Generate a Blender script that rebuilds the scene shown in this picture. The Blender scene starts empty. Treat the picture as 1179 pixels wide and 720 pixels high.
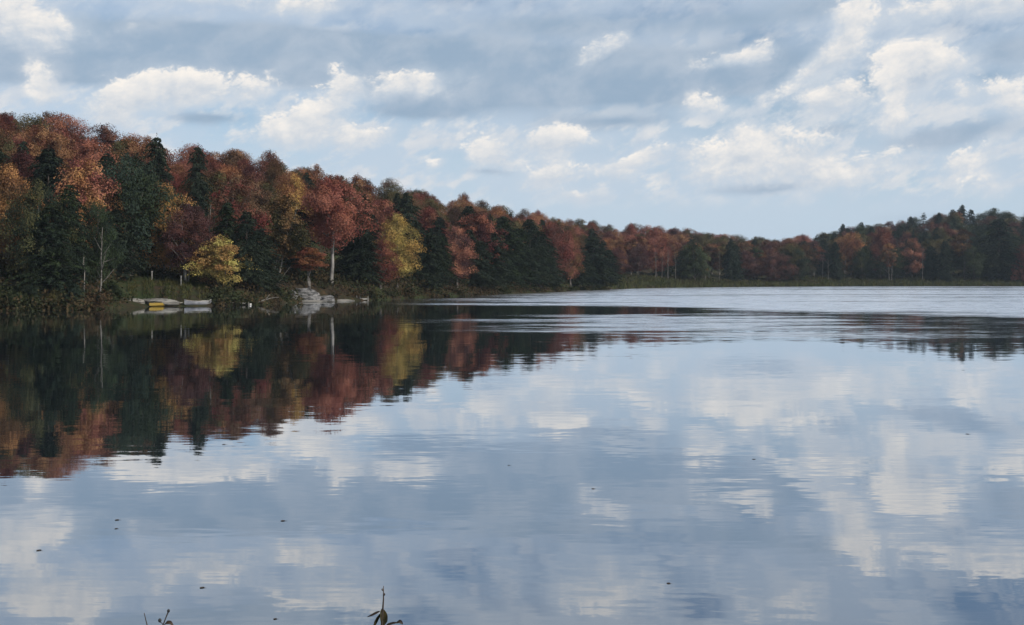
import bpy, math, random
import numpy as np

rad = math.radians
SC = bpy.context.scene
COL = SC.collection
F, W0, H0, HOR, EYE = 1264.0, 1179.0, 720.0, 320.0, 2.5     # focal length in px of the photo, its size, horizon row, eye height

# ------------------------------------------------------------------ helpers
def link(name, data, parent=None, loc=(0, 0, 0), rz=0.0, scale=(1, 1, 1)):
    o = bpy.data.objects.new(name, data)
    COL.objects.link(o)
    o.parent = parent
    o.location = loc
    o.rotation_euler = (0, 0, rz)
    o.scale = scale
    return o

def tag(o, label=None, cat=None, group=None, kind=None):
    if label: o['label'] = label
    if cat: o['category'] = cat
    if group: o['group'] = group
    if kind: o['kind'] = kind
    return o

class MB:
    """collects tubes, quads and boxes, builds ONE mesh"""
    def __init__(s): s.v = []; s.f = []; s.n = 0; s.var = []
    def add(s, v, f, var=0.5):
        v = np.asarray(v, float)
        s.v.append(v)
        s.f += [tuple(int(i) + s.n for i in q) for q in f]
        s.var.append(np.full(len(v), var) if np.isscalar(var) else np.asarray(var))
        s.n += len(v)
    def tube(s, pts, rr, sides=6, var=0.5):
        pts = np.asarray(pts, float); n = len(pts)
        d = np.gradient(pts, axis=0)
        d /= np.linalg.norm(d, axis=1)[:, None] + 1e-9
        ref = np.array([0.31, 0.95, 0.05]) if abs(d[0][2]) > .6 else np.array([0, 0, 1.0])
        a = np.cross(d, ref); a /= np.linalg.norm(a, axis=1)[:, None] + 1e-9
        b = np.cross(d, a)
        t = np.linspace(0, 2*np.pi, sides, endpoint=False)
        v = pts[:, None] + (a[:, None]*np.cos(t)[None, :, None] + b[:, None]*np.sin(t)[None, :, None])*np.asarray(rr)[:, None, None]
        f = []
        for i in range(n-1):
            for j in range(sides):
                k = (j+1) % sides
                f.append((i*sides+j, i*sides+k, (i+1)*sides+k, (i+1)*sides+j))
        f.append(tuple(range(sides))[::-1]); f.append(tuple((n-1)*sides+j for j in range(sides)))
        s.add(v.reshape(-1, 3), f, var)
    def leaves(s, c, nrm, size, var, rng, asp=0.75):
        n = len(c)
        nrm = nrm/(np.linalg.norm(nrm, axis=1)[:, None]+1e-9)
        r = rng.normal(size=(n, 3))
        t = np.cross(nrm, r); t /= np.linalg.norm(t, axis=1)[:, None]+1e-9
        b = np.cross(nrm, t)
        sz = np.broadcast_to(np.asarray(size), (n,))[:, None]*0.5
        v = np.stack([c+t*sz*1.15, c+b*sz*asp+nrm*sz*.25, c-t*sz*1.05, c-b*sz*asp+nrm*sz*.25], 1).reshape(-1, 3)
        base = np.arange(n)*4
        s.v.append(v)
        s.f += list(zip((base+s.n).tolist(), (base+1+s.n).tolist(), (base+2+s.n).tolist(), (base+3+s.n).tolist()))
        s.var.append(np.repeat(var, 4))
        s.n += 4*n
    def box(s, lo, hi, var=0.5):
        (x0, y0, z0), (x1, y1, z1) = lo, hi
        v = [(x0,y0,z0),(x1,y0,z0),(x1,y1,z0),(x0,y1,z0),(x0,y0,z1),(x1,y0,z1),(x1,y1,z1),(x0,y1,z1)]
        s.add(v, [(3,2,1,0),(4,5,6,7),(0,1,5,4),(1,2,6,5),(2,3,7,6),(3,0,4,7)], var)
    def mesh(s, name, mat, smooth=False):
        me = bpy.data.meshes.new(name)
        me.from_pydata(np.concatenate(s.v).tolist(), [], s.f)
        a = me.attributes.new('var', 'FLOAT', 'POINT')
        a.data.foreach_set('value', np.concatenate(s.var).astype(np.float32))
        if smooth: me.polygons.foreach_set('use_smooth', [True]*len(me.polygons))
        me.materials.append(mat)
        me.update()
        return me

class NT:
    def __init__(s, tree): s.t = tree; tree.nodes.clear()
    def n(s, typ, **kw):
        nd = s.t.nodes.new(typ)
        for k, v in kw.items(): setattr(nd, k, v)
        return nd
    def put(s, sock, v):
        if hasattr(v, 'links') or isinstance(v, bpy.types.NodeSocket): s.t.links.new(v, sock)
        elif v is not None:
            try: sock.default_value = v
            except Exception:
                sock.default_value = tuple(v)+(1.0,)
    def math(s, op, a, b=None, c=None, clamp=False):
        nd = s.n('ShaderNodeMath', operation=op, use_clamp=clamp)
        for i, x in enumerate((a, b, c)):
            if x is not None: s.put(nd.inputs[i], x)
        return nd.outputs[0]
    def vec(s, op, a, b=None, scale=None):
        nd = s.n('ShaderNodeVectorMath', operation=op)
        s.put(nd.inputs[0], a)
        if b is not None: s.put(nd.inputs[1], b)
        if scale is not None: s.put(nd.inputs['Scale'], scale)
        return nd.outputs['Value'] if op in ('LENGTH', 'DOT_PRODUCT') else nd.outputs[0]
    def mix(s, f, a, b, blend='MIX'):
        nd = s.n('ShaderNodeMix', data_type='RGBA', blend_type=blend)
        s.put(nd.inputs[0], f); s.put(nd.inputs[6], a); s.put(nd.inputs[7], b)
        return nd.outputs[2]
    def noise(s, v, scale=1.0, detail=4.0, rough=0.5, dist=0.0, out=0, dim='3D', lac=2.0):
        nd = s.n('ShaderNodeTexNoise', noise_dimensions=dim)
        s.put(nd.inputs['Vector'], v)
        nd.inputs['Scale'].default_value = scale; nd.inputs['Detail'].default_value = detail
        nd.inputs['Roughness'].default_value = rough; nd.inputs['Distortion'].default_value = dist
        nd.inputs['Lacunarity'].default_value = lac
        return nd.outputs[out]
    def ss(s, v, a, b, lo=0.0, hi=1.0):
        nd = s.n('ShaderNodeMapRange', interpolation_type='SMOOTHSTEP')
        s.put(nd.inputs[0], v); s.put(nd.inputs[1], a); s.put(nd.inputs[2], b); s.put(nd.inputs[3], lo); s.put(nd.inputs[4], hi)
        return nd.outputs[0]
    def xyz(s, x=0.0, y=0.0, z=0.0):
        nd = s.n('ShaderNodeCombineXYZ')
        s.put(nd.inputs[0], x); s.put(nd.inputs[1], y); s.put(nd.inputs[2], z)
        return nd.outputs[0]
    def sep(s, v):
        nd = s.n('ShaderNodeSeparateXYZ'); s.put(nd.inputs[0], v)
        return nd.outputs

def new_mat(name):
    m = bpy.data.materials.new(name); m.use_nodes = True
    t = NT(m.node_tree)
    out = t.n('ShaderNodeOutputMaterial')
    return m, t, out

# ------------------------------------------------------------------ materials
def foliage_mat(name, trans=0.28):
    m, t, out = new_mat(name)
    oi = t.n('ShaderNodeObjectInfo')
    tint = t.n('ShaderNodeAttribute', attribute_type='OBJECT', attribute_name='tint')
    var = t.n('ShaderNodeAttribute', attribute_type='GEOMETRY', attribute_name='var')
    tc = t.n('ShaderNodeTexCoord')
    off = t.vec('ADD', tc.outputs['Object'], t.xyz(t.math('MULTIPLY', oi.outputs['Random'], 91.0), t.math('MULTIPLY', oi.outputs['Random'], 37.0), 0.0))
    big = t.noise(off, 0.28, 3.0, 0.6)
    f = t.ss(t.math('ADD', big, t.math('MULTIPLY', t.math('SUBTRACT', var.outputs['Fac'], 0.5), 0.35)), 0.40, 0.60)
    c = t.mix(f, oi.outputs['Color'], tint.outputs['Color'])
    # leaf to leaf differences of colour (greener, browner, paler leaves)
    v2 = t.math('ADD', t.math('MULTIPLY', var.outputs['Fac'], 0.85), 0.60)
    hsv = t.n('ShaderNodeHueSaturation')
    t.put(hsv.inputs['Hue'], t.math('ADD', 0.5, t.math('MULTIPLY', t.math('SUBTRACT', var.outputs['Fac'], 0.5), 0.035)))
    t.put(hsv.inputs['Value'], v2); t.put(hsv.inputs['Color'], c)
    d = t.n('ShaderNodeBsdfDiffuse'); t.put(d.inputs[0], hsv.outputs[0])
    tr = t.n('ShaderNodeBsdfTranslucent'); t.put(tr.inputs[0], hsv.outputs[0])
    mx = t.n('ShaderNodeMixShader'); mx.inputs[0].default_value = trans
    t.put(mx.inputs[1], d.outputs[0]); t.put(mx.inputs[2], tr.outputs[0])
    t.put(out.inputs[0], mx.outputs[0])
    return m

def rough_mat(name, c1, c2, scale=3.0, rough=0.9, bump=0.0, stretch=(1, 1, 1), lo=0.35, hi=0.65, coord='Object'):
    m, t, out = new_mat(name)
    tc = t.n('ShaderNodeTexCoord')
    v = t.vec('MULTIPLY', tc.outputs[coord], stretch)
    nz = t.noise(v, scale, 6.0, 0.62)
    c = t.mix(t.ss(nz, lo, hi), c1+(1,), c2+(1,))
    p = t.n('ShaderNodeBsdfPrincipled')
    t.put(p.inputs['Base Color'], c); p.inputs['Roughness'].default_value = rough
    p.inputs['Specular IOR Level'].default_value = 0.25
    if bump:
        b = t.n('ShaderNodeBump'); b.inputs['Strength'].default_value = 1.0; b.inputs['Distance'].default_value = bump
        t.put(b.inputs['Height'], nz); t.put(p.inputs['Normal'], b.outputs[0])
    t.put(out.inputs[0], p.outputs[0])
    return m

M_LEAF = foliage_mat('autumn_leaves', 0.16)
M_NEEDLE = foliage_mat('conifer_needles', 0.12)
M_BARK = rough_mat('grey_bark', (0.09, 0.075, 0.065), (0.20, 0.18, 0.16), 3.0, 0.95, 0.03, (1, 1, .3))
M_BARK_DARK = rough_mat('dark_bark', (0.035, 0.028, 0.024), (0.09, 0.075, 0.065), 3.0, 0.95, 0.03, (1, 1, .3))
M_BIRCH = rough_mat('pale_bark', (0.05, 0.047, 0.043), (0.145, 0.135, 0.122), 2.2, 0.85, 0.01, (.5, .5, 1.6), .38, .55)
M_PALEBARK = rough_mat('pale_grey_bark', (0.10, 0.095, 0.088), (0.23, 0.215, 0.20), 2.5, 0.9, 0.02, (1, 1, .3))
M_DEAD = rough_mat('bleached_wood', (0.12, 0.11, 0.10), (0.25, 0.235, 0.21), 3, 0.9, 0.01, (1, 1, .3))
M_ROCK = rough_mat('lichened_granite', (0.035, 0.035, 0.035), (0.19, 0.186, 0.182), 2.2, 0.92, 0.22, (.7, .7, 2.2), .36, .60)
M_LEDGE = rough_mat('pale_stone', (0.07, 0.067, 0.058), (0.22, 0.208, 0.185), 1.2, 0.92, 0.05, (1, 1, 1.5), .3, .6)
M_WOOD = rough_mat('weathered_planks', (0.17, 0.165, 0.15), (0.34, 0.325, 0.30), 4, 0.9, 0.005, (.3, 3, 1))
M_WHITE = rough_mat('white_paint', (0.62, 0.61, 0.58), (0.80, 0.79, 0.76), 4, 0.6)
M_YELLOW = rough_mat('yellow_plastic', (0.21, 0.14, 0.025), (0.28, 0.185, 0.03), 4, 0.45)
M_GREYHULL = rough_mat('grey_aluminium', (0.13, 0.135, 0.15), (0.22, 0.225, 0.24), 2, 0.5)
M_DARK = rough_mat('dark_cockpit', (0.015, 0.015, 0.016), (0.03, 0.03, 0.03), 3, 0.7)
M_DEADLEAF = rough_mat('floating_leaf', (0.014, 0.010, 0.007), (0.05, 0.03, 0.015), 30, 0.6)
M_NEARLEAF = rough_mat('olive_leaf', (0.012, 0.012, 0.005), (0.050, 0.040, 0.014), 40, 0.55, 0.002)
M_TWIG = rough_mat('brown_twig', (0.035, 0.027, 0.022), (0.075, 0.06, 0.05), 60, 0.85, 0.001, (1, 1, .2))
M_BROWNLEAF = rough_mat('brown_leaf', (0.012, 0.008, 0.006), (0.040, 0.024, 0.014), 40, 0.6, 0.002)

# ------------------------------------------------------------------ the lie of the land
_px = lambda x: math.degrees(math.atan((x-W0/2)/F))
_shore = [(0, 358), (80, 357), (120, 355), (145, 353), (200, 353), (285, 351.5), (330, 348.5), (380, 347), (425, 346), (500, 342), (560, 340),
          (620, 337.3), (690, 333.8), (750, 332), (850, 330.6), (1000, 329.7), (1179, 329.6)]
_th = [-180, -100, -88, -78, -62, -48, -35] + [_px(x) for x, y in _shore] + [33, 45, 60, 75, 88, 100, 180]
_sr = [6, 6, 20, 40, 62, 76, 87] + [F*EYE/(y-HOR)/math.cos(rad(_px(x))) for x, y in _shore] + [350, 280, 170, 70, 20, 6, 6]
_ridge = [(-400, 150), (0, 152), (150, 158), (300, 174), (430, 204), (500, 232), (580, 268), (700, 345), (800, 420), (860, 440), (920, 455), (1000, 450), (1179, 442), (1500, 440)]
_sky = [(-400, 118), (0, 125), (60, 131), (130, 146), (200, 163), (290, 173), (350, 190), (430, 206), (500, 223), (580, 238), (650, 252), (720, 262), (790, 269),
        (860, 277), (900, 278), (945, 273), (980, 263), (1040, 258), (1075, 246), (1110, 243), (1150, 246), (1179, 250), (1500, 262)]
_HT = 7.9
def shore_r(th):
    th = np.asarray(th, float)
    return np.interp(th, _th, _sr)*(1 + 0.006*np.sin(th*7.3) + 0.004*np.sin(th*17.1+1))
def ridge_r(th):
    t = [_px(x) for x, d in _ridge]; r = [d/math.cos(rad(_px(x))) for x, d in _ridge]
    return np.interp(th, t, r)
def ridge_h(th):
    t = [_px(x) for x, y in _sky]
    h = np.interp(th, t, [EYE + (HOR-y)/F*np.interp(x, [a for a, b in _ridge], [b for a, b in _ridge]) - _HT for x, y in _sky])
    return np.maximum(h, 3)
def ground(x, y):
    x = np.asarray(x, float); y = np.asarray(y, float)
    th = np.degrees(np.arctan2(x, y)); r = np.hypot(x, y)
    S = shore_r(th); R = np.maximum(ridge_r(th), S+30); Hh = ridge_h(th)
    u = r - S
    t = np.clip(u/(R-S), 0, 1)
    flat = np.clip((r-150)/180, 0, 1)                           # the far shore starts with flat marsh
    start = 0.30*(1-flat) + 0.055*flat
    bank = 0.9*np.clip(u*start/0.9, 0, 1)
    hill = (Hh-0.9)*(t**(0.95+0.5*flat))*(1.0 - 0.12*np.sin(np.pi*t))
    bump = 0.5*np.sin(x*.11+y*.05)*np.sin(y*.09-x*.04)*np.clip(u/12, 0, 1)
    far = np.clip((r-R)/400, 0, 1)
    land = bank + hill*(1-far) + bump + far*6
    near = 1.0*np.clip((5.5-y)/5.5*1.05, 0, 1) + 0.03*np.sin(x*2.1)*np.sin(y*2.7)
    depth = np.minimum(y-5.5, S-r)
    bed = -0.14*np.clip(depth, 0, 18)
    z = np.where(u > 0, land, bed)
    z = np.where(y < 5.5, np.where(u > 0, np.maximum(land*np.clip((np.abs(x)-10)/30, 0, 1), near), near), z)
    return z
def at(px, off):
    """a point on the bank: column of the photo, metres behind the waterline"""
    th = _px(px); r = float(shore_r(th)) + off
    x, y = r*math.sin(rad(th)), r*math.cos(rad(th))
    return x, y, float(ground(x, y))

def axis(a, b, step, lo, hi):
    core = list(np.arange(a, b+.1, step)); s = step; v = core[-1]; up = []
    while v < hi: s *= 1.35; v += s; up.append(v)
    s = step; v = core[0]; dn = []
    while v > lo: s *= 1.35; v -= s; dn.append(v)
    return np.array(dn[::-1]+core+up)
xs = axis(-130, 260, 3.0, -1100, 1100)
ys = np.concatenate([axis(-12, -12, 1, -700, -12)[:-1], np.arange(-12, 12, .75), axis(12, 480, 3.0, 11.9, 1300)])
X, Y = np.meshgrid(xs, ys)
Z = ground(X, Y)
nx, ny = len(xs), len(ys)
idx = np.arange(nx*ny).reshape(ny, nx)
quads = np.stack([idx[:-1, :-1], idx[:-1, 1:], idx[1:, 1:], idx[1:, :-1]], -1).reshape(-1, 4)
me = bpy.data.meshes.new('ground')
me.from_pydata(np.stack([X, Y, Z], -1).reshape(-1, 3).tolist(), [], quads.tolist())
me.polygons.foreach_set('use_smooth', [True]*len(me.polygons))
m, t, out = new_mat('forest_floor')
geo = t.n('ShaderNodeNewGeometry')
nz = t.noise(geo.outputs['Position'], 0.22, 8, .65); nz2 = t.noise(geo.outputs['Position'], 1.7, 6, .7)
c = t.mix(t.ss(nz, .38, .62), (0.036, 0.028, 0.020, 1), (0.030, 0.040, 0.018, 1))
c = t.mix(t.ss(nz2, .5, .72), c, (0.075, 0.046, 0.026, 1))
p = t.n('ShaderNodeBsdfDiffuse'); t.put(p.inputs[0], c)
bp = t.n('ShaderNodeBump'); bp.inputs['Distance'].default_value = .15; t.put(bp.inputs['Height'], nz2); t.put(p.inputs['Normal'], bp.outputs[0])
t.put(out.inputs[0], p.outputs[0])
me.materials.append(m)
tag(link('ground', me), kind='structure')

# ------------------------------------------------------------------ the lake
m, t, out = new_mat('lake_water')
geo = t.n('ShaderNodeNewGeometry'); P = geo.outputs['Position']
px_, py_, pz_ = t.sep(P)[:3]
patch = t.noise(t.vec('MULTIPLY', P, (0.035, 0.11, 1)), 1.0, 3, .55)
n1 = t.noise(t.vec('MULTIPLY', P, (0.45, 2.3, 1)), 1.0, 2, .5, out=1)
n2 = t.noise(t.vec('MULTIPLY', P, (2.6, 11.0, 1)), 1.0, 2, .5, out=1)
n3 = t.noise(t.vec('MULTIPLY', P, (0.05, 0.32, 1)), 1.0, 2, .5, out=1)
amp = t.ss(patch, .35, .68, .45, 1.5)
def slope(n, ax, ay):
    return t.vec('MULTIPLY', t.vec('SUBTRACT', n, (.5, .5, .5)), (ax, ay, 0))
sl = t.vec('ADD', t.vec('ADD', slope(n1, .005, .015), slope(n2, .006, .019)), slope(n3, .003, .008))
sl = t.vec('SCALE', sl, scale=amp)
# wind ruffled water towards the far shore
streak = t.noise(t.vec('MULTIPLY', P, (0.026, 0.060, 1)), 1.0, 4, .6)
streak2 = t.noise(t.vec('MULTIPLY', P, (0.35, 1.6, 1)), 1.0, 4, .7)
jit = t.math('MULTIPLY', t.math('SUBTRACT', streak, .5), 1.0)
xj = t.math('ADD', px_, t.math('MULTIPLY', jit, 45)); yj = t.math('ADD', py_, t.math('MULTIPLY', jit, 62))
open_ = t.math('MULTIPLY', t.ss(t.math('ADD', yj, t.math('MULTIPLY', t.math('MAXIMUM', t.math('SUBTRACT', xj, 10), 0.0), 1.1)), 80, 108), t.ss(t.math('ADD', xj, t.math('MULTIPLY', py_, .02)), -16, 6))
pat = t.noise(t.vec('MULTIPLY', P, (0.07, 0.24, 1)), 1.0, 5, .7)
cat_ = t.math('MULTIPLY', t.math('MULTIPLY', t.ss(yj, 41, 58), t.ss(yj, 68, 82, 1.0, 0.0)), t.math('MULTIPLY', t.ss(xj, -8, 6), t.ss(xj, 12, 30, 1.0, .15)))
cat_ = t.math('MULTIPLY', cat_, t.ss(pat, .34, .58))
lane = t.ss(t.noise(t.vec('MULTIPLY', P, (0.012, 0.075, 1)), 1.0, 3, .6), .36, .50, .45, 1.0)
ruf = t.math('MAXIMUM', t.math('MULTIPLY', open_, lane), t.math('MULTIPLY', cat_, .8))
ruf = t.math('MULTIPLY', ruf, t.ss(streak2, .36, .60, .35, 1.0))
rough = t.math('MULTIPLY', ruf, 0.36)
sl = t.vec('ADD', sl, t.vec('SCALE', t.vec('MULTIPLY', t.vec('SUBTRACT', t.noise(t.vec('MULTIPLY', P, (1.2, 2.2, 1)), 1.0, 3, .6, out=1), (.5, .5, .5)), (.12, .30, 0)), scale=ruf))
N = t.vec('NORMALIZE', t.vec('ADD', sl, (0, 0, 1)))
gl = t.n('ShaderNodeBsdfGlossy'); gl.inputs['Color'].default_value = (0.93, 0.96, 1.0, 1)
t.put(gl.inputs['Roughness'], t.math('ADD', rough, 0.015)); t.put(gl.inputs['Normal'], N)
df = t.n('ShaderNodeBsdfDiffuse'); df.inputs['Color'].default_value = (0.012, 0.018, 0.022, 1)
fr = t.n('ShaderNodeFresnel'); fr.inputs[0].default_value = 1.333
fac = t.math('POWER', fr.outputs[0], 0.36)
mx = t.n('ShaderNodeMixShader'); t.put(mx.inputs[0], fac); t.put(mx.inputs[1], df.outputs[0]); t.put(mx.inputs[2], gl.outputs[0])
t.put(out.inputs[0], mx.outputs[0])
b = MB(); b.add([(-420, -15, 0), (420, -15, 0), (420, 420, 0), (-420, 420, 0)], [(0, 1, 2, 3)])
tag(link('lake_water', b.mesh('lake_water', m)), kind='structure')

# ------------------------------------------------------------------ tree meshes (unit meshes in metres, scaled per tree)
def broadleaf(seed, H=12.0, W=8.0, cb=0.28, nclump=75, nleaf=135, leaf=0.30, stems=1, bark=M_BARK, layered=0.4, peak=.45, lines=None):
    rng = np.random.default_rng(seed)
    lobes = [(rng.integers(2, 5), rng.uniform(0, 6.28), rng.uniform(.09, .22)) for _ in range(4)]
    def env(tt, ang):
        prof = np.clip(np.sin(np.pi*np.clip(tt, .02, .995)**(math.log(.5)/math.log(peak))), 0, 1)**.62
        k = 1+sum(a*np.sin(n*ang+p+tt*3) for n, p, a in lobes)
        return W/2*prof*k
    cen = []
    tries = 0
    while len(cen) < nclump and tries < 6000:
        tries += 1
        tt = rng.uniform(0.03, .97); ang = rng.uniform(0, 2*np.pi); fr = math.sqrt(rng.uniform(.12, 1))
        r = env(tt, ang)*fr*rng.uniform(.74, 1.04)
        p = np.array([r*math.cos(ang), r*math.sin(ang), H*(cb+(1-cb)*tt*.95)])
        if all(np.linalg.norm((p-q)*(1, 1, 1.5)) > W*.14 for q in cen): cen.append(p)
    cen = np.array(cen)
    crown = MB(); trunk = MB()
    for c in cen:
        s = W*rng.uniform(.085, .165)
        n = int(nleaf*1.5*rng.uniform(.7, 1.3)*(s/(W*.115))**2)
        g = rng.normal(size=(n, 3)); g /= np.linalg.norm(g, axis=1)[:, None]
        g *= (rng.uniform(.1, 1, n)**.55)[:, None]
        rh = math.hypot(c[0], c[1])+1e-6; o_ = np.array([c[0]/rh, c[1]/rh, 0]); ta = np.array([-o_[1], o_[0], 0])
        flat = 1-.55*layered*min(1, rh/(W*.22))
        el_ = 1+.55*min(1, rh/(W*.3))
        q = o_*(g[:, :1]*s*el_*1.05)+ta*(g[:, 1:2]*s)+np.array([0, 0, 1.])*(g[:, 2:]*s*flat)
        q[:, 2] -= .22*np.maximum(g[:, 0]+.2, 0)**2*s*el_*min(1, rh/(W*.25))+.10*g[:, 1]**2*s
        tip = rng.random(n) < .14
        q[tip] *= rng.uniform(1.1, 1.55, tip.sum())[:, None]
        nr = rng.normal(size=(n, 3))*.30+g*.55+np.array([0, 0, .60])+o_*.30
        cv = rng.uniform(.08, .92)
        crown.leaves(c+q, nr, leaf*rng.uniform(.6, 1.2, n), np.clip(cv+rng.normal(0, .09, n), 0, 1), rng)
    # trunk(s) with limbs
    for k in range(stems):
        a0 = rng.uniform(0, 6.28); off = 0 if stems == 1 else .35
        lean = np.array([math.cos(a0), math.sin(a0), 0])*(.06 if stems == 1 else .16)*H*rng.uniform(.5, 1)
        base = np.array([math.cos(a0)*off, math.sin(a0)*off, -0.6])
        top = np.array([0, 0, H*.86])*(1 if stems == 1 else rng.uniform(.7, .95))+lean
        if lines: base = np.array([*lines[k][0], -.6]); top = np.array([*lines[k][1], H*.85])
        ts = np.linspace(0, 1, 9)
        wob = rng.normal(0, .07, (9, 3)); wob[0] = 0; wob[:, 2] = 0
        pts = base+(top-base)*ts[:, None]+wob*np.minimum(ts*3, 1)[:, None]
        r0 = .021*H*(1 if stems == 1 else .6)
        rr = r0*(1-ts*.92)**.8; rr[0] *= 1.5
        trunk.tube(pts, rr, 7)
        sub = cen[rng.permutation(len(cen))[:14]]
        for c in sub:
            zb = np.clip(c[2]-np.hypot(c[0], c[1])*rng.uniform(.6, 1.0)-H*.03, H*cb*.75, H*.8)
            i = np.interp(zb, pts[:, 2], np.arange(9)); lo = int(min(i, 7)); st = pts[lo]+(pts[lo+1]-pts[lo])*(i-lo)
            mid = st+(c-st)*.5+np.array([0, 0, .04*H*rng.uniform(-.3, 1)])
            rb = max(.02, np.interp(zb, pts[:, 2], rr)*.5)
            trunk.tube([st, st+(mid-st)*.5, mid, mid+(c-mid)*.55, c], [rb, rb*.8, rb*.6, rb*.4, rb*.15], 5)
    return crown.mesh('crown', M_LEAF), trunk.mesh('trunk', bark, True), H, W

def conifer(seed, H=13.0, W=6.5, cb=0.06, levels=42, bpl=6, droop=.32, leaf=.28, power=.75, gap=0.0, dens=1.0, bark=M_BARK_DARK):
    rng = np.random.default_rng(seed)
    crown = MB(); trunk = MB()
    ts = np.linspace(0, 1, 10); pts = np.zeros((10, 3)); pts[:, :2] = rng.normal(0, .04, (10, 2)); pts[:, 2] = -0.6+ts*(H+.5)
    rr = .017*H*(1-ts*.96); rr[0] *= 1.35
    trunk.tube(pts, rr, 7)
    for l in range(levels):
        tt = (l+rng.uniform(-.3, .3))/levels; tt = min(max(tt, 0), .99)
        z = H*(cb+(1-cb)*tt)
        for k in range(bpl):
            if rng.random() < gap: continue
            a = rng.uniform(0, 6.28)
            L = W/2*((1-tt)**power)*rng.uniform(.45, 1.2)*(1+.13*math.sin(tt*31+a*2))+.12
            if tt < .12: L *= .6+3.3*tt
            d = np.array([math.cos(a), math.sin(a), 0]); side = np.array([-d[1], d[0], 0])
            up = rng.uniform(-.05, .22)
            if rng.random() < .30 and L > .6:
                trunk.tube([(0, 0, z), d*L*.45+(0, 0, z+up*L*.3), d*L*.85+(0, 0, z-droop*L*.6)], [.035, .022, .008], 4)
            n = int((10+L*22)*dens)
            u = rng.uniform(.10, 1, n)**.75
            wv = rng.normal(0, 1, n)*.20*L*(1.05-u)+rng.normal(0, .05, n)
            zz = up*L*u-droop*L*u**2*1.15+rng.normal(0, .07, n)-np.abs(wv)*.22
            c = d*(u*L)[:, None]+side*wv[:, None]+np.array([0, 0, z])+np.array([0, 0, 1.0])*zz[:, None]
            nr = rng.normal(size=(n, 3))*.45+np.array([0, 0, 1])+d*.35
            cv = rng.uniform(.2, .75)
            crown.leaves(c, nr, leaf*rng.uniform(.6, 1.25, n), np.clip(cv+rng.normal(0, .15, n), 0, 1), rng, .55)
    crown.leaves(np.array([[0, 0, H-.1], [0, 0, H+.15], [0.03, 0, H+.35]]), np.array([[1, 0, .2], [0, 1, .1], [1, 1, 0]], float), .3, np.full(3, .5), rng, .3)
    return crown.mesh('crown', M_NEEDLE), trunk.mesh('trunk', bark, True), H, W

KINDS = {}
KINDS['maple'] = [broadleaf(s, 12, 8.4, .15, 80, 125, .25, peak=.42) for s in (11, 12, 13, 14)]
KINDS['tallmaple'] = [broadleaf(s, 13, 8, c_, 72, 135, .25, stems=n_, bark=M_PALEBARK, peak=.45) for s, c_, n_ in ((21, .36, 1), (22, .16, 3))]
KINDS['leaning'] = [broadleaf(29, 12, 6.2, .30, 60, 125, .25, stems=2, bark=M_BIRCH, peak=.5, lines=[((-1.3, 0), (.3, .3)), ((-.9, .1), (1.9, -.2))])]
KINDS['spreading'] = [broadleaf(s, 6, 5, .03, 70, 110, .17, stems=3, bark=M_BARK_DARK, peak=.42, layered=.6) for s in (27, 28)]
KINDS['oak'] = [broadleaf(s, 12, 9.5, .07, 95, 115, .25, peak=.48, layered=.4) for s in (31, 32, 33)]
KINDS['birch'] = [broadleaf(s, 13, 5.6, .42, 46, 110, .25, stems=k, bark=M_BIRCH, peak=.5) for s, k in ((41, 1), (42, 2), (43, 2))]
KINDS['bush'] = [broadleaf(s, 3.2, 3.6, .02, 40, 90, .20, stems=3, bark=M_BARK_DARK, peak=.35) for s in (51, 52, 53)]
KINDS['hemlock'] = [conifer(s, 13, 7.2, .04, 44, 8, .36, .29, .44) for s in (61, 62, 63)]
KINDS['pine'] = [conifer(s, 14, 6.4, .22, 24, 5, .05, .34, .55, .18, 1.4) for s in (71, 72)]
KINDS['spruce'] = [conifer(s, 12, 4.2, .03, 40, 7, .22, .27, .9) for s in (81, 82)]
NAME = dict(spreading='maple_tree', leaning='maple_tree', maple='maple_tree', tallmaple='maple_tree', oak='oak_tree', birch='birch_tree', bush='shoreline_shrub', hemlock='hemlock_tree', pine='pine_tree', spruce='spruce_tree')
WORD = dict(spreading='maple', leaning='maple', maple='maple', tallmaple='maple', oak='oak', birch='birch', hemlock='hemlock', pine='pine', spruce='spruce', bush='shrub')

# leaf colours (albedo): main, second
COLR = {
 'rust':      ((0.210, 0.066, 0.030), (0.290, 0.120, 0.045)),
 'red':       ((0.250, 0.060, 0.036), (0.185, 0.056, 0.032)),
 'maroon':    ((0.125, 0.040, 0.034), (0.165, 0.056, 0.034)),
 'salmon':    ((0.420, 0.135, 0.078), (0.330, 0.090, 0.052)),
 'orange':    ((0.380, 0.150, 0.040), (0.320, 0.100, 0.034)),
 'golden':    ((0.500, 0.275, 0.045), (0.400, 0.210, 0.040)),
 'yellow-green': ((0.370, 0.285, 0.050), (0.270, 0.225, 0.050)),
 'olive':     ((0.080, 0.076, 0.026), (0.130, 0.095, 0.030)),
 'green':     ((0.040, 0.060, 0.024), (0.060, 0.072, 0.026)),
 'dark green': ((0.030, 0.048, 0.032), (0.044, 0.060, 0.034)),
 'brown':     ((0.120, 0.064, 0.034), (0.160, 0.075, 0.036)),
 'purple-brown': ((0.130, 0.060, 0.056), (0.170, 0.062, 0.050)),
 'bronze':    ((0.170, 0.085, 0.030), (0.090, 0.080, 0.028)),
}
PROTO = {}
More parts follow.
